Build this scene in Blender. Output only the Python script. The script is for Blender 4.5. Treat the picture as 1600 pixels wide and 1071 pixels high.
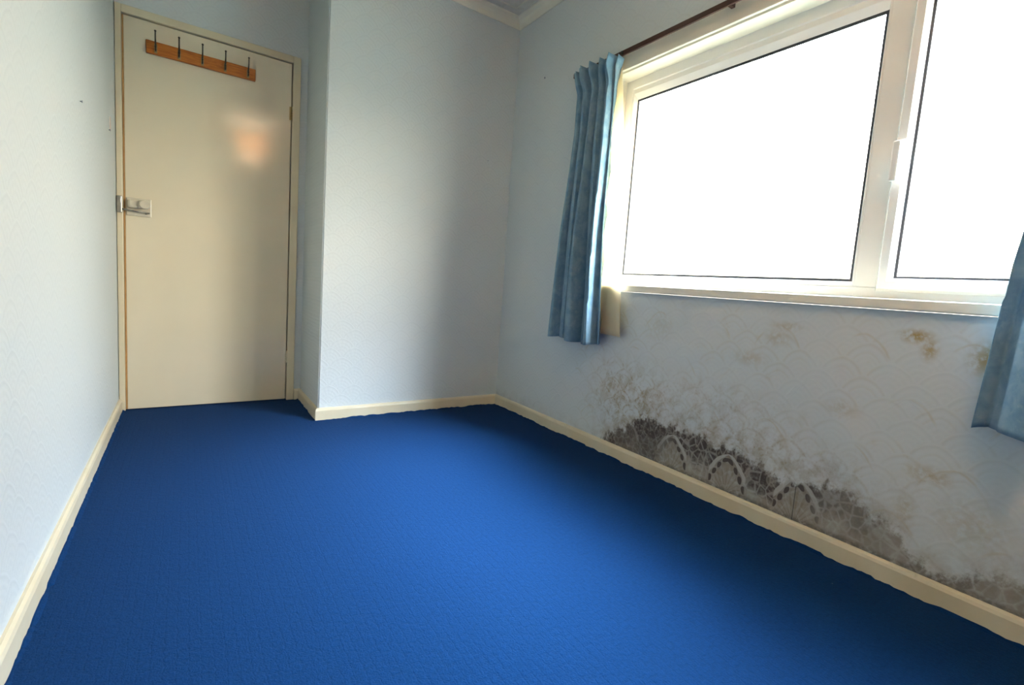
import bpy, bmesh, math, random
from mathutils import Vector, Matrix
random.seed(7)
for o in list(bpy.data.objects):
    bpy.data.objects.remove(o, do_unlink=True)
SC = bpy.context.scene
COL = SC.collection

# ------------------------------------------------------------------ camera, sky, light, exposure
W = 2.0109          # inner face of the window wall (x)
YB = -0.5076        # face of the boxed-out wall (y)
XB = 0.8746         # side of the boxed-out wall (x)
ZC = 2.462          # ceiling
WO = W+0.17         # outer face of the window wall
YR = -4.60          # wall behind the camera

def add_camera():
    yaw, pitch, roll = (math.radians(a) for a in (35.5286, 5.8065, 4.1818))
    f = Vector((math.sin(yaw)*math.cos(pitch), math.cos(yaw)*math.cos(pitch), -math.sin(pitch)))
    r = Vector((math.cos(yaw), -math.sin(yaw), 0)); u = r.cross(f)
    r2 = math.cos(roll)*r + math.sin(roll)*u
    u2 = -math.sin(roll)*r + math.cos(roll)*u
    cd = bpy.data.cameras.new('camera'); c = bpy.data.objects.new('camera', cd); COL.objects.link(c)
    m = Matrix((r2, u2, -f)).transposed().to_4x4(); m.translation = Vector((0.2902, -3.2509, 0.8053))
    c.matrix_world = m
    cd.sensor_width = 36; cd.lens = 754.17/1600*36
    cd.shift_x = -26.0/1600; cd.shift_y = -9.9/1600
    cd.clip_start = 0.01
    SC.camera = c
add_camera()

world = bpy.data.worlds.new('sky'); SC.world = world; world.use_nodes = True
wn = world.node_tree; wn.nodes.clear()
wo = wn.nodes.new('ShaderNodeOutputWorld'); wb = wn.nodes.new('ShaderNodeBackground')
wt = wn.nodes.new('ShaderNodeTexCoord'); ws = wn.nodes.new('ShaderNodeSeparateXYZ'); wr = wn.nodes.new('ShaderNodeValToRGB')
wn.links.new(wt.outputs['Generated'], ws.inputs[0]); wn.links.new(ws.outputs['Z'], wr.inputs[0])
wn.links.new(wr.outputs[0], wb.inputs['Color']); wn.links.new(wb.outputs[0], wo.inputs[0])
cr = wr.color_ramp
cr.elements[0].position = 0.0; cr.elements[0].color = (0.20, 0.184, 0.155, 1)
cr.elements[1].position = 1.0; cr.elements[1].color = (0.04, 0.06, 0.09, 1)
for p, c in ((0.30, (0.245, 0.235, 0.212, 1)), (0.54, (0.36, 0.39, 0.45, 1)), (0.65, (1.15, 1.36, 1.62, 1)), (0.80, (1.15, 1.36, 1.62, 1)), (0.88, (0.06, 0.08, 0.12, 1))):
    e = cr.elements.new(p); e.color = c
# the sky is brighter down the street (-y) than straight across it
wm = wn.nodes.new('ShaderNodeMapRange'); wn.links.new(ws.outputs['Y'], wm.inputs['Value'])
for nm, x in (('From Min', -0.05), ('From Max', -0.65), ('To Min', 15.5), ('To Max', 46.0)): wm.inputs[nm].default_value = x
wn.links.new(wm.outputs[0], wb.inputs['Strength'])

def portal():
    l = bpy.data.lights.new('window_portal', 'AREA'); l.shape = 'RECTANGLE'; l.size = 1.9; l.size_y = 1.05
    l.cycles.is_portal = True
    o = bpy.data.objects.new('window_portal', l); COL.objects.link(o)
    o.location = (W+0.168, -2.34, 1.36); o.rotation_euler = (math.pi/2, 0, math.pi/2)
portal()


LAMP_W = 21.0          # the pendant lamp's bulb
vs = SC.view_settings
vs.view_transform = 'Standard'; vs.look = 'None'; vs.gamma = 1; vs.use_curve_mapping = False
vs.exposure = 1.84

# ------------------------------------------------------------------ node expression helper
class V:
    """wraps a float socket so that shader maths can be written as Python maths"""
    def __init__(s, nt, sock): s.nt = nt; s.k = sock
    def op(s, o, *a):
        n = s.nt.nodes.new('ShaderNodeMath'); n.operation = o
        for i, x in enumerate((s,)+a):
            if isinstance(x, V): s.nt.links.new(x.k, n.inputs[i])
            else: n.inputs[i].default_value = x
        return V(s.nt, n.outputs[0])
    def __add__(s, o): return s.op('ADD', o)
    __radd__ = __add__
    def __sub__(s, o): return s.op('SUBTRACT', o)
    def __rsub__(s, o): return (s*-1)+o
    def __mul__(s, o): return s.op('MULTIPLY', o)
    __rmul__ = __mul__
    def __truediv__(s, o): return s.op('DIVIDE', o)
    def lt(s, o): return s.op('LESS_THAN', o)
    def gt(s, o): return s.op('GREATER_THAN', o)
    def abs(s): return s.op('ABSOLUTE')
    def floor(s): return s.op('FLOOR')
    def fract(s): return s.op('FRACT')
    def sqrt(s): return s.op('SQRT')
    def sin(s): return s.op('SINE')
    def atan2(s, o): return s.op('ARCTAN2', o)
    def mn(s, o): return s.op('MINIMUM', o)
    def mx(s, o): return s.op('MAXIMUM', o)
    def ss(s, a, b):       # smooth step from a to b
        n = s.nt.nodes.new('ShaderNodeMapRange'); n.interpolation_type = 'SMOOTHSTEP'; n.clamp = True
        s.nt.links.new(s.k, n.inputs['Value'])
        for nm, x in (('From Min', a), ('From Max', b)):
            if isinstance(x, V): s.nt.links.new(x.k, n.inputs[nm])
            else: n.inputs[nm].default_value = x
        return V(s.nt, n.outputs[0])
def mixf(a, b, t): return a + (b-a)*t

class Mat:
    def __init__(s, name, rough=0.6, spec=0.4, metal=0.0):
        s.m = bpy.data.materials.new(name); s.m.use_nodes = True; s.nt = s.m.node_tree
        s.b = s.nt.nodes['Principled BSDF']; s.b.inputs['Roughness'].default_value = rough
        s.b.inputs['Specular IOR Level'].default_value = spec; s.b.inputs['Metallic'].default_value = metal
        tc = s.nt.nodes.new('ShaderNodeTexCoord'); s.obj = tc.outputs['Object']
        sx = s.nt.nodes.new('ShaderNodeSeparateXYZ'); s.nt.links.new(s.obj, sx.inputs[0])
        s.x, s.y, s.z = (V(s.nt, sx.outputs[i]) for i in range(3))
    def vec(s, x, y, z):
        n = s.nt.nodes.new('ShaderNodeCombineXYZ')
        for i, q in enumerate((x, y, z)):
            if isinstance(q, V): s.nt.links.new(q.k, n.inputs[i])
            else: n.inputs[i].default_value = q
        return n.outputs[0]
    def noise(s, scale, detail=4, rough=0.55, vec=None, dist=0.0):
        n = s.nt.nodes.new('ShaderNodeTexNoise'); n.inputs['Scale'].default_value = scale
        n.inputs['Detail'].default_value = detail; n.inputs['Roughness'].default_value = rough; n.inputs['Distortion'].default_value = dist
        s.nt.links.new(vec or s.obj, n.inputs['Vector']); return V(s.nt, n.outputs[0])
    def voro(s, scale, feature='F1', vec=None):
        n = s.nt.nodes.new('ShaderNodeTexVoronoi'); n.feature = feature; n.inputs['Scale'].default_value = scale
        s.nt.links.new(vec or s.obj, n.inputs['Vector']); return V(s.nt, n.outputs['Distance'])
    def mix(s, a, b, t):
        n = s.nt.nodes.new('ShaderNodeMix'); n.data_type = 'RGBA'
        for i, q in ((6, a), (7, b)):
            if isinstance(q, tuple): n.inputs[i].default_value = q+(1,)
            else: s.nt.links.new(q, n.inputs[i])
        if isinstance(t, V): s.nt.links.new(t.k, n.inputs[0])
        else: n.inputs[0].default_value = t
        return n.outputs[2]
    def color(s, c):
        if isinstance(c, tuple): s.b.inputs['Base Color'].default_value = c+(1,)
        else: s.nt.links.new(c, s.b.inputs['Base Color'])
        return s
    def bump(s, h, strength=0.3, dist=0.01):
        n = s.nt.nodes.new('ShaderNodeBump'); n.inputs['Strength'].default_value = strength; n.inputs['Distance'].default_value = dist
        s.nt.links.new(h.k, n.inputs['Height']); s.nt.links.new(n.outputs[0], s.b.inputs['Normal']); return s
    def ramp(s, v, stops):
        n = s.nt.nodes.new('ShaderNodeValToRGB'); s.nt.links.new(v.k, n.inputs[0]); c = n.color_ramp
        c.elements[0].position = stops[0][0]; c.elements[0].color = (stops[0][1],)*3+(1,)
        c.elements[1].position = stops[-1][0]; c.elements[1].color = (stops[-1][1],)*3+(1,)
        for p, q in stops[1:-1]:
            e = c.elements.new(p); e.color = (q, q, q, 1)
        return V(s.nt, n.outputs[0])

def fan(m, u, z, w, h, r, du=0.0, dz0=0.0, point=0.22):
    """overlapping arched fans (embossed paper). returns distance from the front fan's foot, angle"""
    uu = (u - du)/w; zz = (z - dz0 + 10*h*2)/h; j0 = zz.floor()
    D = None; A = None
    for k in (0, 1, 2):
        j = j0 - float(k)
        par = (j*0.5).fract()
        fx = ((uu + par + 0.5).fract() - 0.5)*w
        dz = (zz - j)*h
        d = (fx*fx + dz*dz).sqrt() + fx.abs()*point
        a = fx.atan2(dz + 0.0001)
        if D is None: D, A = d, a
        else:
            ins = d.lt(r); D = mixf(D, d, ins); A = mixf(A, a, ins)
    return D, A

PAPER = (0.575, 0.615, 0.62)
def wallpaper(name, axis, mould=False):
    m = Mat(name, 0.55, 0.25)
    u = m.y if axis == 'y' else m.x
    z = m.z
    warp = (m.noise(9, 2) - 0.5)*0.018
    uw = u + warp; zw = z + (m.noise(8, 2, vec=m.vec(m.y, m.x, m.z)) - 0.5)*0.014
    D, A = fan(m, uw, zw, 0.1325, 0.052, 0.092)
    rings = (D*(2*math.pi/0.0185)).sin()
    edge = 1 - (D - 0.082).abs().ss(0.0, 0.006)
    rad = (A*17.0).sin()
    grain = m.noise(160, 3)
    h = rings*0.30 + edge*0.7 + rad*0.22*(D.ss(0.02, 0.05)) + grain*0.8
    patch = m.noise(2.3, 3).ss(0.3, 0.7)
    base = m.mix(PAPER, (PAPER[0]*0.93, PAPER[1]*0.935, PAPER[2]*0.94), rings.ss(-1, 1)*0.35 + edge*0.4)
    base = m.mix(base, (0.60, 0.63, 0.615), patch*0.25)
    if not mould:
        m.color(base).bump(h, 0.25, 0.0014)
        return m.m
    # large embossed pointed arches, 26.5 cm apart, that the damp has drawn out
    n1 = m.noise(22, 5, 0.65); n2 = m.noise(60, 4, 0.6); n3 = m.noise(7, 3); n4 = m.noise(120, 3, 0.6)
    wz = z + (m.noise(13, 3) - 0.5)*0.022
    def big(par):
        us = ((u + 2.5 + 0.1325*par + warp*0.5)/0.265 + 0.5).fract()*0.265 - 0.1325
        zr = ((wz - 0.214 - 0.174*par + 0.24)/0.348).fract()*0.348 - 0.24
        a = us.abs()
        f = (a/0.075).op('POWER', 1.9)*0.064
        slope = (a/0.075).op('POWER', 0.9)*1.62
        return us, zr, (zr*-1 - f)/(slope*slope + 1).sqrt()
    us, zr, q = big(0.0); us2, zr2, q2 = big(1.0)
    au = us.abs(); wing = 1 - au.ss(0.074, 0.082)
    wid = 0.003 + (au/0.075)*(1 - au/0.11)*0.034
    arch = (q.ss(-0.0015, 0.0015))*(1 - (q - wid).ss(-0.0015, 0.0025))*wing
    below = (q - wid).ss(0.0, 0.003)*wing
    along = (au*au*2.0 + zr*zr).sqrt()
    bq = (q - wid - 0.014)/0.0108
    bph = 1 - (along*(math.pi/0.042) - 0.67 + (n3 - 0.5)*0.5).sin().abs()
    blobs = (1 - (bq*bq + bph*1.5 + (n2 - 0.5)*0.35).ss(0.75, 1.15))*wing
    inside = (q - wid).ss(0.026, 0.034)*wing
    A1 = us.atan2(zr + 0.16)
    fanl = (A1*26.0 + n3*4.0).sin().ss(0.0, 0.9)
    # small curled scrolls between the arches
    def scroll(uc, zc, rr):
        a = (us.abs() - uc); b = (wz - zc); d_ = (a*a + b*b).sqrt()
        return (1 - (d_ - rr).abs().ss(0.002, 0.0055)).mx(1 - (d_ - rr*0.45).abs().ss(0.002, 0.004)), d_
    sc1, sd1 = scroll(0.118, 0.118, 0.028); sc2, sd2 = scroll(0.092, 0.172, 0.016)
    # outline of the mould along the wall (height of its upper edge by position)
    pts = [(-3.3, .15), (-3.12, .15), (-3.03, .155), (-2.97, .125), (-2.89, .085), (-2.83, .115), (-2.79, .165), (-2.71, .195),
           (-2.62, .245), (-2.55, .228), (-2.50, .210), (-2.44, .205), (-2.36, .215), (-2.26, .245), (-2.16, .232), (-2.08, .25), (-1.97, .245),
           (-1.87, .25), (-1.79, .25), (-1.72, .195), (-1.64, .135), (-1.57, .085), (-1.45, .03)]
    y0, y1 = -3.3, -1.45
    top = m.ramp((u - y0)/(y1 - y0), [((p-y0)/(y1-y0), q_) for p, q_ in pts])
    cell = m.voro(62, vec=m.vec(0.0, u + warp, z*0.7))
    cell2 = m.voro(33, 'DISTANCE_TO_EDGE', vec=m.vec(0.0, u + warp, z*0.8))
    wisp = m.noise(30, 4, 0.6, vec=m.vec(0.0, u + z*0.25, z*0.35))
    topn = top + (n1 - 0.5)*0.10 + (wisp - 0.5)*0.10 + (n3 - 0.5)*0.03 + (n4 - 0.5)*0.03
    body = (topn - z).ss(-0.010, 0.024)
    halo = (topn + 0.04 - z).ss(-0.06, 0.06)
    left = u.ss(-2.66, -2.50); far = u.ss(-2.02, -1.86)
    near_top = 1 - (topn - z).ss(0.075, 0.125)
    lower = mixf(near_top, near_top.mx(0.8), far)
    keep0 = 1 - far*0.6
    petals = (1 - cell.ss(0.16, 0.34))*n1.ss(0.42, 0.6)
    dark = body*lower*(n2.ss(0.22, 0.58)*0.45 + 0.55)*(n1.ss(0.2, 0.45)*0.35 + 0.65)
    dark = dark*(1 - petals*0.6)*(1 - (1 - cell2.ss(0.02, 0.12))*0.58*keep0)
    dark = dark*mixf(0.50 + u*0, 1.0 + u*0, left)
    keep = left*(1 - far*0.7)
    dark = dark*(1 - arch*0.95*keep)*(1 - inside*0.75*(1 - far))*(1 - (sc1.mx(sc2))*0.5*keep*n1.ss(0.4, 0.55))
    dark = dark*(1 - below*keep*0.75)
    dark = dark.mx(blobs*body*keep*0.95).mx(((1 - sd1.ss(0.016, 0.021))*sd1.ss(0.013, 0.015)*body*0.3*keep*n1.ss(0.4, 0.55)))
    foot = (1 - (z - 0.066).ss(0.003, 0.024*n1 + 0.012))*u.ss(-3.2, -3.0)*(1 - u.ss(-1.75, -1.5))*0.65
    dark = dark.mx(foot*n2.ss(0.3, 0.6)).mn(1.0)
    tan = body*(0.38 + fanl*inside*keep*0.20 + n1*0.35 + cell2.ss(0.03, 0.15)*0.15)
    specks = (1 - cell.ss(0.08, 0.26))*n1.ss(0.45, 0.60)
    def blob(yc, zc, sy, sz):
        a = (u - yc)/sy; b = (z - zc)/sz
        return 1 - (a*a + b*b).sqrt().ss(0.0, 1.0)
    g1 = blob(-1.74, 0.28, 0.46, 0.30).mx(blob(-1.6, 0.38, 0.24, 0.18)*0.8).mx(blob(-2.25, 0.27, 0.75, 0.17)*0.7).mx(blob(-2.1, 0.40, 0.6, 0.14)*0.45)
    streak = (1 - (D - 0.082).abs().ss(0.0, 0.010)).mx((1 - (D - 0.055).abs().ss(0.0, 0.006))*0.8)
    brown = g1*(n1.ss(0.44, 0.62)*0.6 + wisp.ss(0.5, 0.66)*0.5 + specks*0.7 + streak*n2.ss(0.4, 0.6)*0.6 + n4.ss(0.55, 0.7)*0.35)
    lines = ((1 - q.abs().ss(0.0, 0.006))*wing*0.8).mx((1 - q2.abs().ss(0.0, 0.006))*(1 - us2.abs().ss(0.07, 0.085))*0.8).mx(streak*0.28)
    yl_m = u.lt(-1.3)
    yellow = lines*n3.ss(0.44, 0.60)*(1 - z.ss(0.76, 0.83)*0.8)*0.50*yl_m + n1.ss(0.55, 0.75)*n3.ss(0.46, 0.66)*0.22*(1 - z.ss(0.72, 0.84))*yl_m
    spots = None
    for (yy, zz_, sy, sz, k) in ((-2.765, .745, .045, .022, 1.0), (-2.80, .712, .022, .035, .8), (-2.92, .70, .04, .05, .8), (-2.367, .69, .05, .035, .35),
                                 (-2.395, .735, .06, .018, .35), (-2.27, .60, .07, .03, .35), (-2.60, .49, .06, .03, .3), (-2.84, .355, .06, .03, .5),
                                 (-1.84, .67, .10, .06, .2), (-2.80, .24, .03, .05, .35), (-2.95, .25, .1, .08, .25)):
        b_ = blob(yy, zz_, sy*1.4, sz*1.4)*k
        spots = b_ if spots is None else spots.mx(b_)
    spots = spots*n2.ss(0.3, 0.6)*1.1
    c = m.mix(base, (0.44, 0.37, 0.22), yellow.mn(1.0))
    c = m.mix(c, (0.36, 0.26, 0.10), spots.mn(1.0))
    c = m.mix(c, (0.30, 0.225, 0.115), (brown*0.8).mn(0.75))
    c = m.mix(c, (0.30, 0.26, 0.20), (halo*0.40*n1.ss(0.3, 0.6)).mn(1.0))
    c = m.mix(c, (0.235, 0.195, 0.14), (tan*0.95).mn(0.92))
    c = m.mix(c, (0.062, 0.048, 0.042), (dark*0.97).mn(0.97))
    c = m.mix(c, (0.46, 0.46, 0.44), (arch*body*keep*(0.45 + n1*0.45)).mn(1.0))
    # cut joint between two lengths of paper
    seam = (1 - (u + 2.494).abs().ss(0.0006, 0.0022))*z.lt(0.185)
    c = m.mix(c, (0.05, 0.045, 0.04), seam*0.85)
    m.color(c).bump(h*0.4 + arch*0.7 + lines*0.4 + (1 - cell2.ss(0.0, 0.06))*body*0.4, 0.28, 0.0016)
    return m.m

def plain(name, col, rough=0.5, spec=0.4, metal=0.0, var=0.04, scale=8, bump=0.0, bscale=120):
    m = Mat(name, rough, spec, metal)
    n = m.noise(scale, 4)
    m.color(m.mix(col, tuple(c*(1-var*2) for c in col), n.ss(0.3, 0.75)))
    if bump: m.bump(m.noise(bscale, 3), bump, 0.002)
    return m.m

M_PAPER_X = wallpaper('wallpaper_ends', 'x')
M_PAPER_Y = wallpaper('wallpaper_sides', 'y')
M_PAPER_MOULD = wallpaper('wallpaper_mouldy', 'y', True)

def carpet():
    m = Mat('blue_carpet', 0.95, 0.05)
    jit = (m.noise(40, 2) - 0.5)*0.012
    x = m.x + jit; y = m.y + (m.noise(37, 2) - 0.5)*0.012
    # ribbed loop pile: long ribs down the room, short stitches across them
    fx = (x/0.021).fract(); row = (x/0.021).floor(); fy = (y/0.034 + (row*0.37).fract()).fract()
    gx = 1 - (fx - 0.5).abs().ss(0.36, 0.5)*0.8
    gy = 1 - (fy - 0.5).abs().ss(0.38, 0.5)*m.noise(25, 2).ss(0.35, 0.6)
    tuft = m.noise(260, 3, 0.7); t2 = m.noise(90, 3)
    h = gx*gy*0.14 + tuft*0.7 + t2*0.6
    big = m.noise(2.2, 3)
    c = m.mix((0.0026, 0.023, 0.084), (0.0038, 0.033, 0.116), (tuft*0.6 + t2*0.4).ss(0.35, 0.65))
    c = m.mix((0.0022, 0.015, 0.058), c, gx*0.13+gy*0.17+0.70)
    c = m.mix(c, (0.003, 0.029, 0.10), big*0.3)
    lint = (1 - m.voro(5.5).ss(0.008, 0.016))
    c = m.mix(c, (0.20, 0.25, 0.33), lint*0.3)
    m.color(c).bump(h, 0.7, 0.004)
    m.b.inputs['Sheen Weight'].default_value = 0.015
    return m.m
M_CARPET = carpet()

def skirt_mat():
    m = Mat('cream_gloss_paint', 0.35, 0.45)
    n = m.noise(6, 4); s = m.noise(38, 4, 0.7)
    c = m.mix((0.66, 0.585, 0.43), (0.62, 0.53, 0.36), n.ss(0.35, 0.7))
    c = m.mix(c, (0.48, 0.36, 0.19), s.ss(0.66, 0.80)*0.6)
    m.color(c).bump(m.noise(50, 2), 0.08, 0.002); return m.m
M_SKIRT = skirt_mat()
M_DOOR = plain('cream_door_paint', (0.70, 0.62, 0.46), 0.115, 0.5, var=0.02, scale=3)
M_FRAME = plain('cream_frame_paint', (0.66, 0.58, 0.41), 0.38, 0.4, var=0.03, scale=6)
M_EDGE = plain('bare_timber_edge', (0.50, 0.27, 0.10), 0.6, 0.3, var=0.12, scale=25)
M_UPVC = plain('white_window_plastic', (0.80, 0.77, 0.72), 0.14, 0.6, var=0.01)
M_SILL = plain('cream_sill_paint', (0.80, 0.735, 0.60), 0.3, 0.45, var=0.03)
M_GASKET = plain('grey_gasket_rubber', (0.05, 0.05, 0.055), 0.6, 0.3)
M_COVING = plain('cream_coving_paint', (0.72, 0.69, 0.58), 0.6, 0.3, var=0.03)
M_STEEL = plain('dull_steel', (0.32, 0.31, 0.28), 0.35, 0.5, 0.9, var=0.08, scale=40)
M_BRASS = plain('aged_brass', (0.36, 0.27, 0.12), 0.35, 0.5, 0.85, var=0.1, scale=40)
M_DARKM = plain('dark_metal', (0.07, 0.06, 0.045), 0.4, 0.5, 0.7, var=0.1, scale=40)
M_LATCH = plain('latch_painted_metal', (0.60, 0.54, 0.42), 0.3, 0.5, 0.0, var=0.05, scale=30)
M_TRACK = plain('dark_brown_track', (0.060, 0.022, 0.014), 0.4, 0.4, var=0.05)
M_OUT = plain('rendered_outer_wall', (0.55, 0.52, 0.45), 0.9, 0.1, var=0.05)
M_GRASS = plain('garden_lawn', (0.20, 0.20, 0.15), 0.95, 0.1, var=0.2, scale=3)
M_NAIL = plain('blued_nail_steel', (0.24, 0.27, 0.32), 0.5, 0.5, 0.2)
M_PLUG = plain('pinkish_filler', (0.66, 0.56, 0.50), 0.8, 0.2)

def wood():
    m = Mat('orange_pine', 0.38, 0.4)
    g = m.noise(14, 6, 0.6, vec=m.vec(m.x*1.2, m.y, m.z*14), dist=0.6)
    c = m.mix((0.52, 0.165, 0.022), (0.34, 0.09, 0.012), g.ss(0.35, 0.7)); m.color(c).bump(g, 0.08, 0.001); return m.m
M_PINE = wood()

def ceiling_mat():
    m = Mat('textured_ceiling_paint', 0.85, 0.1)
    n = m.noise(26, 4, 0.6, dist=0.8); m.color(m.mix((0.62, 0.60, 0.53), (0.68, 0.66, 0.60), n.ss(0.3, 0.7))).bump(n, 0.8, 0.012); return m.m
M_CEIL = ceiling_mat()

def glass():
    m = Mat('window_glass', 0.0, 0.5); nt = m.nt
    t = nt.nodes.new('ShaderNodeBsdfTransparent'); t.inputs[0].default_value = (0.96, 0.98, 0.97, 1)
    g = nt.nodes.new('ShaderNodeBsdfGlossy'); g.inputs['Roughness'].default_value = 0.02
    fr = nt.nodes.new('ShaderNodeLayerWeight'); fr.inputs[0].default_value = 0.5
    fc = V(nt, fr.outputs['Facing']).op('POWER', 5.0)*0.9 + 0.035
    mx = nt.nodes.new('ShaderNodeMixShader'); nt.links.new(fc.k, mx.inputs[0]); nt.links.new(t.outputs[0], mx.inputs[1]); nt.links.new(g.outputs[0], mx.inputs[2])
    nt.links.new(mx.outputs[0], nt.nodes['Material Output'].inputs[0]); return m.m
M_GLASS = glass()

def cloth(name, c1, c2, c3, trans):
    m = Mat(name, 0.85, 0.15); nt = m.nt
    n = m.noise(16, 5, 0.62, dist=0.5); n2 = m.noise(55, 4, 0.65)
    c = m.mix(c1, c2, n.ss(0.35, 0.66)); c = m.mix(c, c3, n2.ss(0.52, 0.75)*0.5)
    m.color(c); m.bump(m.noise(420, 2), 0.15, 0.001)
    m.b.inputs['Sheen Weight'].default_value = 0.15
    tr = nt.nodes.new('ShaderNodeBsdfTranslucent'); nt.links.new(c, tr.inputs[0])
    mx = nt.nodes.new('ShaderNodeMixShader'); mx.inputs[0].default_value = trans
    nt.links.new(m.b.outputs[0], mx.inputs[1]); nt.links.new(tr.outputs[0], mx.inputs[2])
    nt.links.new(mx.outputs[0], nt.nodes['Material Output'].inputs[0]); return m.m
M_CURTAIN = cloth('mottled_blue_curtain', (0.165, 0.30, 0.41), (0.25, 0.385, 0.475), (0.34, 0.45, 0.50), 0.15)
M_LINING = cloth('cream_curtain_lining', (0.84, 0.74, 0.56), (0.86, 0.76, 0.58), (0.86, 0.77, 0.60), 0.6)

# ------------------------------------------------------------------ mesh helpers
def box(bm, x0, x1, y0, y1, z0, z1, bev=0.0):
    r = bmesh.ops.create_cube(bm, size=1.0)
    for v in r['verts']:
        v.co = Vector(((x0+x1)/2 + v.co.x*(x1-x0), (y0+y1)/2 + v.co.y*(y1-y0), (z0+z1)/2 + v.co.z*(z1-z0)))
    if bev:
        es = list({e for v in r['verts'] for e in v.link_edges})
        bmesh.ops.bevel(bm, geom=es, offset=bev, segments=2, profile=0.5, affect='EDGES')
def tube(bm, pts, rad, seg=10, cap=True):
    rings = []
    pts = [Vector(p) for p in pts]
    rs = rad if isinstance(rad, (list, tuple)) else [rad]*len(pts)
    for i, p in enumerate(pts):
        t = (pts[min(i+1, len(pts)-1)] - pts[max(i-1, 0)]).normalized()
        up = Vector((0, 0, 1)) if abs(t.z) < 0.9 else Vector((0, 1, 0))
        a = t.cross(up).normalized(); b = t.cross(a).normalized()
        rings.append([bm.verts.new(p + (a*math.cos(k*2*math.pi/seg) + b*math.sin(k*2*math.pi/seg))*rs[i]) for k in range(seg)])
    for i in range(len(rings)-1):
        for k in range(seg):
            bm.faces.new((rings[i][k], rings[i][(k+1) % seg], rings[i+1][(k+1) % seg], rings[i+1][k]))
    if cap:
        bm.faces.new(rings[0][::-1]); bm.faces.new(rings[-1])
def extrude_profile(bm, prof, path):
    """prof: list of (out, up); path: list of (point, outward unit vector scaled for mitres)"""
    rings = [[bm.verts.new(Vector((p[0]+o[0]*a, p[1]+o[1]*a, p[2]+b))) for a, b in prof] for p, o in path]
    n = len(prof)
    for i in range(len(rings)-1):
        for k in range(n):
            bm.faces.new((rings[i][k], rings[i][(k+1) % n], rings[i+1][(k+1) % n], rings[i+1][k]))
    bm.faces.new(rings[0][::-1]); bm.faces.new(rings[-1])
def obj(name, bm, mat, parent=None, smooth=False, kind=None, label=None):
    bmesh.ops.recalc_face_normals(bm, faces=bm.faces)
    me = bpy.data.meshes.new(name); bm.to_mesh(me); bm.free()
    me.materials.append(mat)
    if smooth:
        for p in me.polygons: p.use_smooth = True
    o = bpy.data.objects.new(name, me); COL.objects.link(o)
    if parent:
        o.parent = parent; o.matrix_parent_inverse = Matrix.Translation(-parent.location)
    if kind: o['kind'] = kind
    if label: o['label'] = label
    return o
def empty(name, loc, label=None, cat=None, kind=None, group=None):
    o = bpy.data.objects.new(name, None); COL.objects.link(o); o.location = loc; o.empty_display_size = 0.1
    if label: o['label'] = label
    if cat: o['category'] = cat
    if kind: o['kind'] = kind
    if group: o['group'] = group
    return o
def tag(o, label, cat, group=None):
    o['label'] = label; o['category'] = cat
    if group: o['group'] = group
    return o
def struct(name, bm, mat, label=None, cat=None):
    o = obj(name, bm, mat, kind='structure')
    if label: o['label'] = label
    if cat: o['category'] = cat
    return o
B = bmesh.new

# ------------------------------------------------------------------ room shell
T = 0.10
bm = B()       # carpeted floor, its cut edge standing slightly proud and ragged along the skirting
xs = [0.0 + i*0.05 for i in range(int(W/0.05)+1)] + [W]
nx, ny = 40, 80
g = [[bm.verts.new((W*i/nx, YR + (0-YR)*j/ny, 0)) for j in range(ny+1)] for i in range(nx+1)]
for i in range(nx):
    for j in range(ny):
        bm.faces.new((g[i][j], g[i+1][j], g[i+1][j+1], g[i][j+1]))
box(bm, 0, W, YR, 0, -0.12, -0.002); box(bm, 0, W, 0, T, -0.12, 0)
struct('floor', bm, M_CARPET, 'bright blue ribbed carpet covering the whole room', 'carpet')

bm = B(); box(bm, -T, 0, YR-T, T, -0.12, ZC+0.1); struct('wall_left', bm, M_PAPER_Y, 'plain left wall in pale blue embossed paper', 'wall')
DX0, DX1, DZ = 0.0292, 0.7912, 1.99
FW = 0.044
bm = B()       # end wall with the doorway cut out
box(bm, -T, DX0-0.012, 0, T, -0.12, ZC+0.1)
box(bm, DX1+0.012, XB, 0, T, -0.12, ZC+0.1)
box(bm, DX0-0.012, DX1+0.012, 0, T, DZ+0.012, ZC+0.1)
struct('wall_back', bm, M_PAPER_X, 'papered wall above and beside the door', 'wall')
bm = B(); box(bm, XB, W, YB, T, -0.12, ZC+0.1)
for e in [e for e in bm.edges if all(abs(v.co.x-XB) < 1e-5 and abs(v.co.y-YB) < 1e-5 for v in e.verts)]:
    bmesh.ops.bevel(bm, geom=[e], offset=0.006, segments=3, affect='EDGES')
struct('wall_boxing', bm, M_PAPER_X, 'boxed-out wall between the door recess and the window wall', 'wall')
bm = B(); box(bm, -T, WO, YR-T, YR, -0.12, ZC+0.1); struct('wall_behind', bm, M_PAPER_X)
bm = B(); box(bm, -T, WO, YR-T, T, ZC, ZC+0.1); struct('ceiling', bm, M_CEIL, 'textured off-white ceiling', 'ceiling')

WY0, WY1, WZ0, WZ1 = -1.405, -3.27, 0.842, 1.868     # window opening
WO = W+0.17
bm = B()
box(bm, W, WO, WY0, T, -0.12, ZC+0.1)
box(bm, W, WO, YR-T, WY1, -0.12, ZC+0.1)
box(bm, W, WO, WY1, WY0, -0.12, WZ0-0.026)
box(bm, W, WO, WY1, WY0, WZ1, ZC+0.1)
struct('wall_right', bm, M_PAPER_MOULD, 'window wall with damp-stained paper and black mould above the skirting', 'wall')
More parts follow.
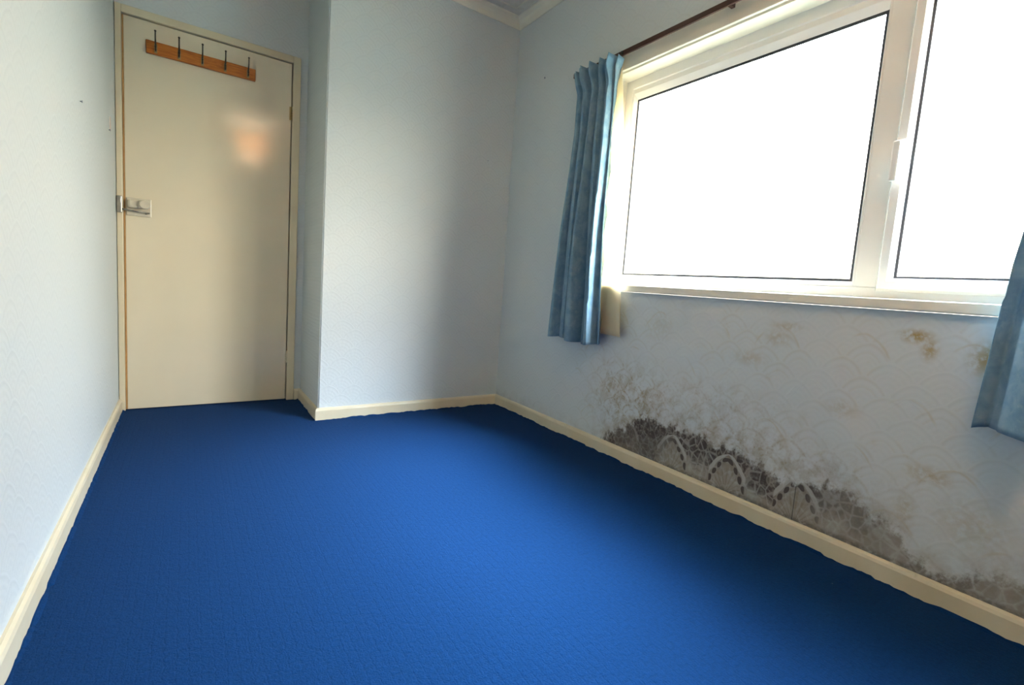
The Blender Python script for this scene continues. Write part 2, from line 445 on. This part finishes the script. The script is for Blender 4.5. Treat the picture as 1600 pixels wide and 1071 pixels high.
# painted plaster lining of the reveal
bm = B(); RX = W+0.085
box(bm, W-0.001, RX, WY1+0.01, WY0-0.01, WZ1-0.010, WZ1-0.0003)
box(bm, W-0.001, RX, WY0-0.010, WY0-0.0003, WZ0, WZ1-0.0003)
box(bm, W-0.001, RX, WY1+0.0003, WY1+0.010, WZ0, WZ1-0.0003)
struct('trim_1', bm, M_SILL, 'cream painted lining of the window recess', 'trim')
bm = B(); box(bm, W-0.016, W-0.0002, WY1-0.06, WY0+0.03, WZ1-0.002, 1.955, 0.003)
struct('trim_2', bm, M_SILL, 'cream board across the head of the window', 'trim')

# skirting: rounded-top painted board following the walls
sk = [(0, 0), (0.015, 0), (0.015, 0.052), (0.012, 0.061), (0.006, 0.066), (0, 0.066)]
def skirting(name, path, label):
    bm = B(); extrude_profile(bm, sk, path)
    # lumpy over-painted foot where the carpet fluff is caught in the paint
    return struct(name, bm, M_SKIRT, label, 'skirting board')
skirting('baseboard_left', [((0, YR, 0), (1, 0)), ((0, -0.001, 0), (1, 0))], 'cream skirting board along the left wall')
skirting('baseboard_right', [((W, YR, 0), (-1, 0)), ((W, YB, 0), (-1, -1))], 'cream skirting board under the window wall')
skirting('baseboard_back', [((W, YB, 0), (-1, -1)), ((XB, YB, 0), (-1, -1)), ((XB, 0, 0), (-1, -1)), ((DX1+FW+0.001, 0, 0), (0, -1))], 'cream skirting board wrapped around the boxed-out wall')
bm = B(); extrude_profile(bm, sk, [((0.02, YR, 0), (0, 1)), ((W-0.02, YR, 0), (0, 1))]); struct('baseboard_behind', bm, M_SKIRT)

def ragged(name, pts, inward, wdt=0.0075):
    """frayed carpet edge lapping up the foot of the skirting"""
    bm = B()
    for (a, b), n in zip(zip(pts[:-1], pts[1:]), inward):
        a = Vector(a); b = Vector(b); L = (b-a).length; k = max(2, int(L/0.012)); pr = None
        h = 0.003
        for i in range(k+1):
            p = a.lerp(b, i/k); h = max(0.0008, min(0.0075, h + random.uniform(-0.003, 0.003)))
            if random.random() < 0.07: h = random.uniform(0.004, 0.009)
            q = [bm.verts.new((p.x, p.y, -0.001)), bm.verts.new((p.x, p.y, h)), bm.verts.new((p.x+n[0]*wdt*0.5, p.y+n[1]*wdt*0.5, h*0.9)),
                 bm.verts.new((p.x+n[0]*wdt*(1.2+h*60), p.y+n[1]*wdt*(1.2+h*60), -0.001))]
            if pr:
                for s in range(3): bm.faces.new((pr[s], pr[s+1], q[s+1], q[s]))
            pr = q
    return struct(name, bm, M_CARPET)
s_ = 0.0151
ragged('trim_3', [(W-s_, YR, 0), (W-s_, YB-s_, 0), (XB-s_, YB-s_, 0), (XB-s_, -s_, 0)], [(-1, 0), (0, -1), (-1, 0)])['label'] = 'frayed carpet edge along the skirting'
ragged('trim_4', [(s_, YR, 0), (s_, -0.002, 0)], [(1, 0)])['label'] = 'frayed carpet edge along the left skirting'

# coving
cv = [(0, -0.052), (0.006, -0.052), (0.010, -0.046), (0.016, -0.030), (0.028, -0.016), (0.044, -0.010), (0.050, -0.006), (0.052, 0), (0, 0)]
bm = B()
extrude_profile(bm, cv, [((0, YR, ZC), (1, 1)), ((0, 0, ZC), (1, -1)), ((XB, 0, ZC), (-1, -1)), ((XB, YB, ZC), (-1, -1)), ((W, YB, ZC), (-1, -1)), ((W, YR, ZC), (-1, 1)), ((0.0, YR, ZC), (1, 1))])
struct('trim_5', bm, M_COVING, 'cream coving around the ceiling', 'coving')
# thin bead on the ceiling a hand's width inside the coving
bm = B(); d = 0.105
extrude_profile(bm, [(d, 0), (d, -0.004), (d+0.008, -0.004), (d+0.008, 0)], [((0, YR, ZC), (1, 1)), ((0, 0, ZC), (1, -1)), ((XB, 0, ZC), (-1, -1)), ((XB, YB, ZC), (-1, -1)), ((W, YB, ZC), (-1, -1)), ((W, YR, ZC), (-1, 1))])
struct('trim_6', bm, M_COVING, 'thin ceiling bead inside the coving', 'coving')

# outside: lawn below
bm = B(); box(bm, WO, 60, -50, 50, -0.6, -0.5); struct('ground', bm, M_GRASS, 'lawn outside the window', 'lawn')

# ------------------------------------------------------------------ door
dr = empty('door_1', (DX0, 0, 0), 'flat cream flush door with coat hooks near its top', 'door', 'structure')
bm = B()
fy0 = -0.012
def jamb(bm, x0, x1, z0, z1): box(bm, x0, x1, fy0, T-0.002, z0, z1, 0.003)
jamb(bm, 0.002, DX0-0.002, 0.0, DZ+0.042)
jamb(bm, DX1+0.003, DX1+FW, 0.0, DZ+0.042)
box(bm, DX0-0.002, DX1+0.003, fy0, T-0.002, DZ+0.004, DZ+0.042, 0.003)
box(bm, DX0-0.002, DX1+0.003, 0.045, 0.06, 0.0005, DZ+0.004)      # blank behind the leaf closes the opening
obj('door_frame', bm, M_FRAME, dr, kind='structure')
bm = B(); box(bm, DX0+0.006, DX1-0.002, 0.0, 0.036, 0.006, DZ-0.001, 0.0015); leaf = obj('door_leaf', bm, M_DOOR, dr, kind='structure')
bm = B(); box(bm, DX0-0.001, DX0+0.0058, -0.001, 0.035, 0.006, DZ-0.001, 0.001); obj('edge_lipping', bm, M_EDGE, dr, kind='structure', label='orange bare timber edge')
for z0, z1 in ((1.675, 1.75), (0.235, 0.31)):
    bm = B()
    zm = [z0 + (z1-z0)*k/5 for k in range(6)]
    for k in range(5): tube(bm, [(DX1+0.0005, -0.005, zm[k]+0.0008), (DX1+0.0005, -0.005, zm[k+1]-0.0008)], 0.0055, 12)
    box(bm, DX1-0.012, DX1-0.002, -0.0015, 0.001, z0, z1)
    h = obj('hinge', bm, M_BRASS if z0 > 1 else M_FRAME, dr, kind='structure')
bm = B(); box(bm, 0.040, 0.140, -0.008, 0.0005, 1.022, 1.112, 0.003)
latch = obj('latch_plate', bm, M_LATCH, dr, kind='structure', label='pale metal latch plate')
bm = B()
box(bm, 0.046, 0.112, -0.034, -0.008, 1.058, 1.102, 0.010)
tube(bm, [(0.114, -0.008, 1.080), (0.114, -0.030, 1.080), (0.114, -0.034, 1.080), (0.114, -0.050, 1.080), (0.114, -0.054, 1.080)], [0.017, 0.017, 0.022, 0.022, 0.018], 24)
obj('latch_knob', bm, M_LATCH, latch, smooth=False, kind='structure')
bm = B(); tube(bm, [(0.006, -0.022, 1.050), (0.06, -0.022, 1.046), (0.134, -0.022, 1.040)], 0.0042, 10); tube(bm, [(0.118, -0.008, 1.038), (0.118, -0.022, 1.041)], 0.005, 8)
tube(bm, [(0.05, -0.008, 1.046), (0.05, -0.022, 1.046)], 0.005, 8)
obj('latch_bolt', bm, M_STEEL, latch, smooth=True, kind='structure', label='thin grey steel bolt')
bm = B(); box(bm, 0.0030, 0.024, -0.030, -0.0121, 1.030, 1.112, 0.003); box(bm, 0.006, 0.020, -0.0305, -0.028, 1.075, 1.100, 0.001)
obj('latch_keeper', bm, M_STEEL, dr, kind='structure', label='dull steel keeper on the frame')

# ------------------------------------------------------------------ coat rack on the door
rk = empty('coat_rack', (0.362, -0.001, 1.835), 'orange pine rail with five metal hooks screwed near the top of the cream door', 'coat rack')
bm = B(); box(bm, 0.122, 0.603, -0.019, -0.0012, 1.835, 1.897, 0.003); obj('rail_board', bm, M_PINE, rk)
hk0 = None
for i, hx in enumerate((0.162, 0.258, 0.357, 0.459, 0.566)):
    if i == 0:
        bm = B()
        # long upper prong, small lower prong, screw plate
        tube(bm, [(0, -0.022, 1.868), (0, -0.030, 1.872), (0, -0.050, 1.884), (0, -0.060, 1.900), (0, -0.063, 1.918), (0, -0.066, 1.930)], [0.0042, 0.0038, 0.0034, 0.003, 0.003, 0.003], 10)
        bmesh.ops.create_uvsphere(bm, u_segments=10, v_segments=8, radius=0.005, matrix=Matrix.Translation((0, -0.066, 1.931)))
        tube(bm, [(0, -0.022, 1.856), (0, -0.034, 1.848), (0, -0.046, 1.850), (0, -0.050, 1.862)], [0.004, 0.0036, 0.0032, 0.003], 10)
        bmesh.ops.create_uvsphere(bm, u_segments=10, v_segments=8, radius=0.0045, matrix=Matrix.Translation((0, -0.050, 1.863)))
        hk0 = obj('hook', bm, M_DARKM, rk, smooth=True)
        bm = B(); box(bm, -0.006, 0.006, -0.0235, -0.0192, 1.840, 1.884, 0.0015)
        for zz in (1.846, 1.878): tube(bm, [(0, -0.0235, zz), (0, -0.0252, zz)], 0.003, 10)
        pl0 = obj('hook_plate', bm, M_BRASS, rk)
        pl0.parent = hk0; pl0.matrix_parent_inverse = Matrix.Identity(4)
        hk0.location = (hx, 0, 0)
    else:
        h = hk0.copy(); COL.objects.link(h); h.parent = rk; h.matrix_parent_inverse = hk0.matrix_parent_inverse.copy(); h.location = (hx, 0, 0)
        p = pl0.copy(); COL.objects.link(p); p.parent = h; p.matrix_parent_inverse = Matrix.Identity(4)

# ------------------------------------------------------------------ window
wd = empty('window_1', (W+0.085, (WY0+WY1)/2, WZ0), 'large white framed window, one fixed pane and one opening sash', 'window', 'structure')
FX0, FX1 = W+0.0855, W+0.150      # frame thickness
GX = W+0.111                      # glass
G0, G1 = -1.4797, -2.5364         # fixed pane left/right
S0, S1 = -2.6597, -3.155          # sash pane left/right
gz0, gz1 = 0.9034, 1.7642
sz0, sz1 = 0.9375, 1.7031
def ring_profile(bm, prof, ya, yb, za, zb):
    """prof: list of (inset from outer rectangle, x). swept round a rectangle in the y/z plane (ya<yb)"""
    rings = []
    for (cy, cz, sy, sz) in ((ya, za, 1, 1), (yb, za, -1, 1), (yb, zb, -1, -1), (ya, zb, 1, -1)):
        rings.append([bm.verts.new((x, cy+sy*i, cz+sz*i)) for i, x in prof])
    n = len(prof)
    for c in range(4):
        a, b = rings[c], rings[(c+1) % 4]
        for k in range(n): bm.faces.new((a[k], a[(k+1) % n], b[(k+1) % n], b[k]))
# outer frame around the whole unit
bm = B()
zt = WZ1-0.0105; zb_ = WZ0+0.0003; yl = WY0-0.0105; yr = WY1+0.0105
it = zt - gz1
prof = [(0, FX0), (0.040, FX0), (0.044, FX0+0.004), (0.044, FX1), (0, FX1)]
ring_profile(bm, prof, yr, yl, zb_, zt)
# deep glazing rebate on the fixed light: bevelled bead
MY0, MY1 = G1-0.012, -2.612      # mullion extents
box(bm, FX0+0.004, FX1, MY1-0.02, MY0, zb_+0.04, zt-0.04, 0.003)
obj('window_frame', bm, M_UPVC, wd, kind='structure')
bm = B()
ya, yb, za, zb2 = MY0-0.001, yl-0.042, zb_+0.042, zt-0.042
# bead fills from frame to glass edge on each side
def bead(ya, yb, za, zb2, iy0, iy1, iz0, iz1, x0, x1):
    bm = B()
    O = [(ya, za), (yb, za), (yb, zb2), (ya, zb2)]; I = [(iy0, iz0), (iy1, iz0), (iy1, iz1), (iy0, iz1)]
    R_ = []
    for (o, i) in zip(O, I):
        oy, oz = o; iy, iz = i
        my, mz = oy+(iy-oy)*0.45, oz+(iz-oz)*0.45
        R_.append([bm.verts.new(p) for p in ((x0, oy, oz), (x0, my, mz), (x1, iy, iz), (x1+0.006, iy, iz), (x1+0.006, oy, oz))])
    for c in range(4):
        a, b = R_[c], R_[(c+1) % 4]
        for k in range(5): bm.faces.new((a[k], a[(k+1) % 5], b[(k+1) % 5], b[k]))
    return bm
obj('glazing_bead', bead(ya, yb, za, zb2, G1, G0, gz0, gz1, FX0+0.004, GX-0.006), M_UPVC, wd, kind='structure')
def gasket(ya, yb, za, zb2, x, w=0.0075):
    bm = B(); ring_profile(bm, [(-0.001, x-0.007), (w, x-0.005), (w, x-0.0005), (-0.001, x-0.0005)], ya, yb, za, zb2); return bm
obj('gasket', gasket(G1, G0, gz0, gz1, GX), M_GASKET, wd, kind='structure')
bm = B(); box(bm, GX, GX+0.024, G1-0.004, G0+0.004, gz0-0.004, gz1+0.004); obj('pane', bm, M_GLASS, wd, kind='structure')
# opening sash, standing proud of the frame
bm = B(); SX = FX0-0.022
so0, so1 = -3.215, -2.616; soz0, soz1 = zb_+0.030, zt-0.035
ins = [(0, SX+0.018), (0.008, SX+0.002), (0.010, SX), (0.032, SX), (0.042, SX+0.012), (0.042, FX1-0.01), (0, FX1-0.01)]
ring_profile(bm, ins, so0, so1, soz0, soz1)
sash = obj('sash', bm, M_UPVC, wd, kind='structure')
SG = FX0+0.010
sy0, sy1, sgz0, sgz1 = so0+0.042, so1-0.042, soz0+0.042, soz1-0.042
obj('gasket', gasket(sy0, sy1, sgz0, sgz1, SG), M_GASKET, sash, kind='structure')
bm = B(); box(bm, SG, SG+0.024, sy0-0.003, sy1+0.003, sgz0-0.003, sgz1+0.003); obj('pane', bm, M_GLASS, sash, kind='structure')
# handle on the sash stile
bm = B(); hy = -2.637
box(bm, SX-0.010, SX-0.0002, hy-0.014, hy+0.014, 1.225, 1.335, 0.004)
tube(bm, [(SX-0.010, hy, 1.310), (SX-0.030, hy, 1.310)], 0.010, 14)
box(bm, SX-0.040, SX-0.026, hy-0.011, hy+0.011, 1.205, 1.325, 0.005)
obj('handle', bm, M_UPVC, sash, kind='structure')
# sill board: bullnose front, ears past the opening
bm = B(); box(bm, W-0.001, FX0+0.02, WY1+0.0005, WY0-0.0005, 0.8170, 0.8420, 0.0)
box(bm, W-0.020, W-0.0003, WY1-0.035, WY0-0.045+0.08, 0.8169, 0.8484, 0.004)
box(bm, W-0.010, FX0, WY1+0.001, WY0-0.001, 0.8405, 0.8482, 0.001)
obj('window_sill', bm, M_SILL, wd, kind='structure')

# ------------------------------------------------------------------ curtain track
TX = W-0.052; TZ = 1.925
tr = empty('curtain_track', (TX, -1.15, TZ), 'thin dark brown curtain track running above the window', 'curtain track')
bm = B()
prof = [(-0.004, -0.011), (0.004, -0.011), (0.004, -0.007), (0.002, -0.004), (0.002, 0.004), (0.004, 0.006), (0.004, 0.011), (-0.004, 0.011)]
extrude_profile(bm, [(a, b) for a, b in prof], [((TX, -3.40, TZ), (1, 0)), ((TX, -1.155, TZ), (1, 0))])
obj('rail', bm, M_TRACK, tr)
for by in (-1.30, -2.05, -2.85, -3.34):
    bm = B(); box(bm, TX+0.0041, W-0.0165 if -3.33 < by < -1.38 else W-0.0003, by-0.008, by+0.008, TZ-0.006, TZ+0.010, 0.001); obj('bracket', bm, M_TRACK, tr)

# ------------------------------------------------------------------ curtains
def lerp(a, b, t): return a+(b-a)*t
def interp(tab, z):
    if z >= tab[0][0]: return tab[0][1]
    for (z0, v0), (z1, v1) in zip(tab[:-1], tab[1:]):
        if z <= z0 and z >= z1:
            return lerp(v0, v1, (z0-z)/(z0-z1))
    return tab[-1][1]
def smooth(t): t = max(0, min(1, t)); return t*t*(3-2*t)
def curtain(name, label, ztop, zbot, left, right, nfold, seed, amp_top, amp_bot, linfn, botfn, phase=0.0, xc=TX-0.022, topfn=None):
    """left/right: tables of (z, y) for the two hanging edges"""
    rnd = random.Random(seed)
    root = empty(name, (xc, (left[0][1]+right[0][1])/2, zbot), label, 'curtain')
    ph = [rnd.uniform(-0.5, 0.5) for _ in range(8)]; am = [rnd.uniform(0.55, 1.25) for _ in range(nfold*2+2)]
    NU, NV = nfold*18, 90
    bm = B(); rows = []
    for j in range(NV+1):
        t = j/NV; row = []
        for i in range(NU+1):
            s = i/NU
            zb = botfn(s); zt_ = ztop + (topfn(s) if topfn else 0)
            z = lerp(zt_, zb, t)
            yl_, yr_ = interp(left, z), interp(right, z)
            # folds drift sideways as they fall, fewer and broader at the hem
            sw = s + 0.030*math.sin(2*math.pi*(s*1.3+ph[0]) + t*2.2)*smooth(t*1.5) + 0.012*math.sin(9*s+5*t+ph[1])
            a = lerp(amp_top, amp_bot, smooth(t*1.3))*am[int(sw*nfold*2) % len(am)]
            w1 = 2*abs(math.sin(math.pi*(sw*nfold + phase)))**0.65 - 1
            # pinch pleats in the heading
            hd = 1-smooth((t-0.02)/0.16)
            w2 = math.sin(2*math.pi*(s*nfold*2.0 + 0.2))*0.35
            w3 = math.sin(2*math.pi*(s*nfold*0.5 + ph[2]+t*0.3))*0.45*smooth(t*1.2)
            shp = w1
            xo = a*(shp*(0.75+0.45*hd) + w2*hd + w3)
            # cinch where the heading tape ends, flare above it
            cz = math.exp(-((t-0.085)/0.035)**2)
            xo *= 1-0.45*cz
            yy = lerp(yl_, yr_, s) + 0.30*a*math.cos(2*math.pi*(sw*nfold+phase))*(0.5+0.5*t) 
            x_ = min(xc - 0.004 + xo*(-1), W-0.0235 if z > 0.80 else W-0.006)
            row.append(bm.verts.new((x_, yy, z)))
        rows.append(row)
    for j in range(NV):
        for i in range(NU): bm.faces.new((rows[j][i], rows[j][i+1], rows[j+1][i+1], rows[j+1][i]))
    c = obj('curtain_fabric', bm, M_CURTAIN, root, smooth=True)
    md = c.modifiers.new('thickness', 'SOLIDIFY'); md.thickness = 0.0016; md.offset = 0
    # cream lining hanging behind
    if linfn:
        bm = B(); rows = []
        NU2, NV2 = 40, 50
        for j in range(NV2+1):
            t = j/NV2; row = []
            for i in range(NU2+1):
                s = i/NU2; x_, y_, z_ = linfn(s, t); row.append(bm.verts.new((x_, y_, z_)))
            rows.append(row)
        for j in range(NV2):
            for i in range(NU2): bm.faces.new((rows[j][i], rows[j][i+1], rows[j+1][i+1], rows[j+1][i]))
        l = obj('curtain_lining', bm, M_LINING, root, smooth=True, label='cream cotton lining')
        md = l.modifiers.new('thickness', 'SOLIDIFY'); md.thickness = 0.001; md.offset = 0
    # heading tape hooks along the top edge
    for k in range(6):
        s = (k+0.5)/6; y_ = lerp(left[0][1], right[0][1], s)
        bm = B(); tube(bm, [(TX-0.0048, y_, TZ-0.008), (TX-0.010, y_, TZ-0.0125), (TX-0.013, y_, TZ-0.011), (TX-0.0145, y_, TZ-0.006)], 0.0022, 8)
        box(bm, TX-0.0085, TX-0.0042, y_-0.006, y_+0.006, TZ-0.010, TZ+0.009, 0.001)
        obj('glider', bm, M_DARKM, tr)
    return root

def lin_left(s, t):
    z = lerp(1.90, 0.600, t)
    yl_ = lerp(-1.24, -1.30, t); yr_ = interp([(1.90, -1.495), (1.60, -1.545), (1.1, -1.585), (0.86, -1.622), (0.60, -1.648)], z)
    y = lerp(yl_, yr_, s)
    x = W-0.030 + 0.004*math.sin(s*9+t*2) - 0.012*smooth((s-0.7)/0.3)
    return (min(x, W-0.024), y, z)
curtain('curtain', 'mottled blue pleated curtain with cream lining hanging left of the window', 1.9075, 0.54,
        [(1.935, -1.200), (1.80, -1.235), (1.60, -1.235), (1.1, -1.190), (0.54, -1.165)],
        [(1.935, -1.535), (1.86, -1.505), (1.60, -1.500), (1.1, -1.515), (0.54, -1.545)],
        5, 3, 0.036, 0.050, lin_left, lambda s: 0.545 + 0.006*math.sin(s*7), phase=0.1, topfn=lambda s: 0.003*math.sin(s*31))
curtain('curtain', 'mottled blue curtain cut off by the photo edge, hanging right of the window', 1.9075, 0.54,
        [(1.935, -3.30), (1.3, -3.31), (0.54, -3.34)],
        [(1.935, -3.01), (1.3, -2.985), (1.04, -2.960), (0.94, -2.948), (0.54, -2.925)],
        4, 11, 0.036, 0.052, None, lambda s: 0.525 + 0.012*math.sin(s*9), phase=0.35)

# ------------------------------------------------------------------ small fixings left in the walls
def nail(name, loc, nrm, label, mat=None, r=0.004, L=0.006):
    bm = B(); p = Vector(loc); n = Vector(nrm)
    tube(bm, [p - n*0.004, p+n*(L*0.7), p+n*(L*0.75), p+n*L], [r*0.45, r*0.45, r, r*0.9], 10)
    return tag(obj(name, bm, mat or M_NAIL, smooth=False), label, 'nail')
nail('wall_nail', (0, -0.996, 1.311), (1, 0, 0), 'small steel nail in the left wall, farther from the door')
nail('wall_nail', (0, -0.255, 1.378), (1, 0, 0), 'small steel nail in the left wall beside the door frame', r=0.006)
nail('wall_nail', (W, -0.819, 2.033), (-1, 0, 0), 'small steel nail high on the window wall left of the curtain', r=0.006)
nail('wall_nail', (1.834, YB, 1.574), (0, -1, 0), 'tiny steel nail in the boxed-out wall near the corner', r=0.003)
bm = B(); box(bm, -0.0005, 0.0015, -0.225, -0.190, 1.385, 1.445, 0.0004)
tag(obj('wall_patch', bm, M_PLUG), 'small pinkish strip of filler on the left wall by the door', 'patch')

# ------------------------------------------------------------------ pendant lamp behind the camera (its shade shows as the warm reflection on the gloss door)
LX, LY, LZ = 0.902, -3.42, 2.20
pd = empty('pendant_lamp', (LX, LY, ZC), 'drum shaded pendant lamp hanging from the ceiling behind the viewer', 'lamp')
bm = B(); tube(bm, [(LX, LY, ZC-0.0005), (LX, LY, ZC-0.022), (LX, LY, ZC-0.03)], [0.045, 0.042, 0.012], 24); obj('ceiling_rose', bm, M_UPVC, pd)
bm = B(); tube(bm, [(LX, LY, ZC-0.03), (LX, LY, LZ+0.09)], 0.003, 8); obj('cord', bm, M_UPVC, pd)
bm = B(); tube(bm, [(LX, LY, LZ+0.09), (LX, LY, LZ+0.045)], 0.018, 16); obj('lamp_holder', bm, M_UPVC, pd)
M_SHADE = cloth('warm_lamp_shade_cloth', (0.80, 0.62, 0.45), (0.80, 0.62, 0.45), (0.80, 0.63, 0.46), 0.5)
bm = B(); n = 40
ra = [[bm.verts.new((LX+0.15*math.cos(k*2*math.pi/n), LY+0.15*math.sin(k*2*math.pi/n), z)) for k in range(n)] for z in (LZ-0.14, LZ+0.14)]
for k in range(n): bm.faces.new((ra[0][k], ra[0][(k+1) % n], ra[1][(k+1) % n], ra[1][k]))
sh = obj('lamp_shade', bm, M_SHADE, pd, smooth=True); md = sh.modifiers.new('thickness', 'SOLIDIFY'); md.thickness = 0.001
bm = B()
for k in range(3):
    a = k*2*math.pi/3; tube(bm, [(LX+0.016*math.cos(a), LY+0.016*math.sin(a), LZ+0.10), (LX+0.149*math.cos(a), LY+0.149*math.sin(a), LZ+0.138)], 0.0015, 6)
obj('shade_carrier', bm, M_UPVC, sh)
M_DIFF = cloth('lamp_diffuser', (0.85, 0.80, 0.72), (0.85, 0.80, 0.72), (0.85, 0.80, 0.72), 0.7)
bm = B(); tube(bm, [(LX, LY, LZ-0.138), (LX, LY, LZ-0.1375)], 0.148, 40)
obj('diffuser', bm, M_DIFF, sh)
bl = bpy.data.lights.new('bulb', 'POINT'); bl.energy = LAMP_W; bl.color = (1.0, 0.84, 0.66); bl.shadow_soft_size = 0.035
bo = bpy.data.objects.new('bulb', bl); COL.objects.link(bo); bo.location = (LX, LY, LZ)
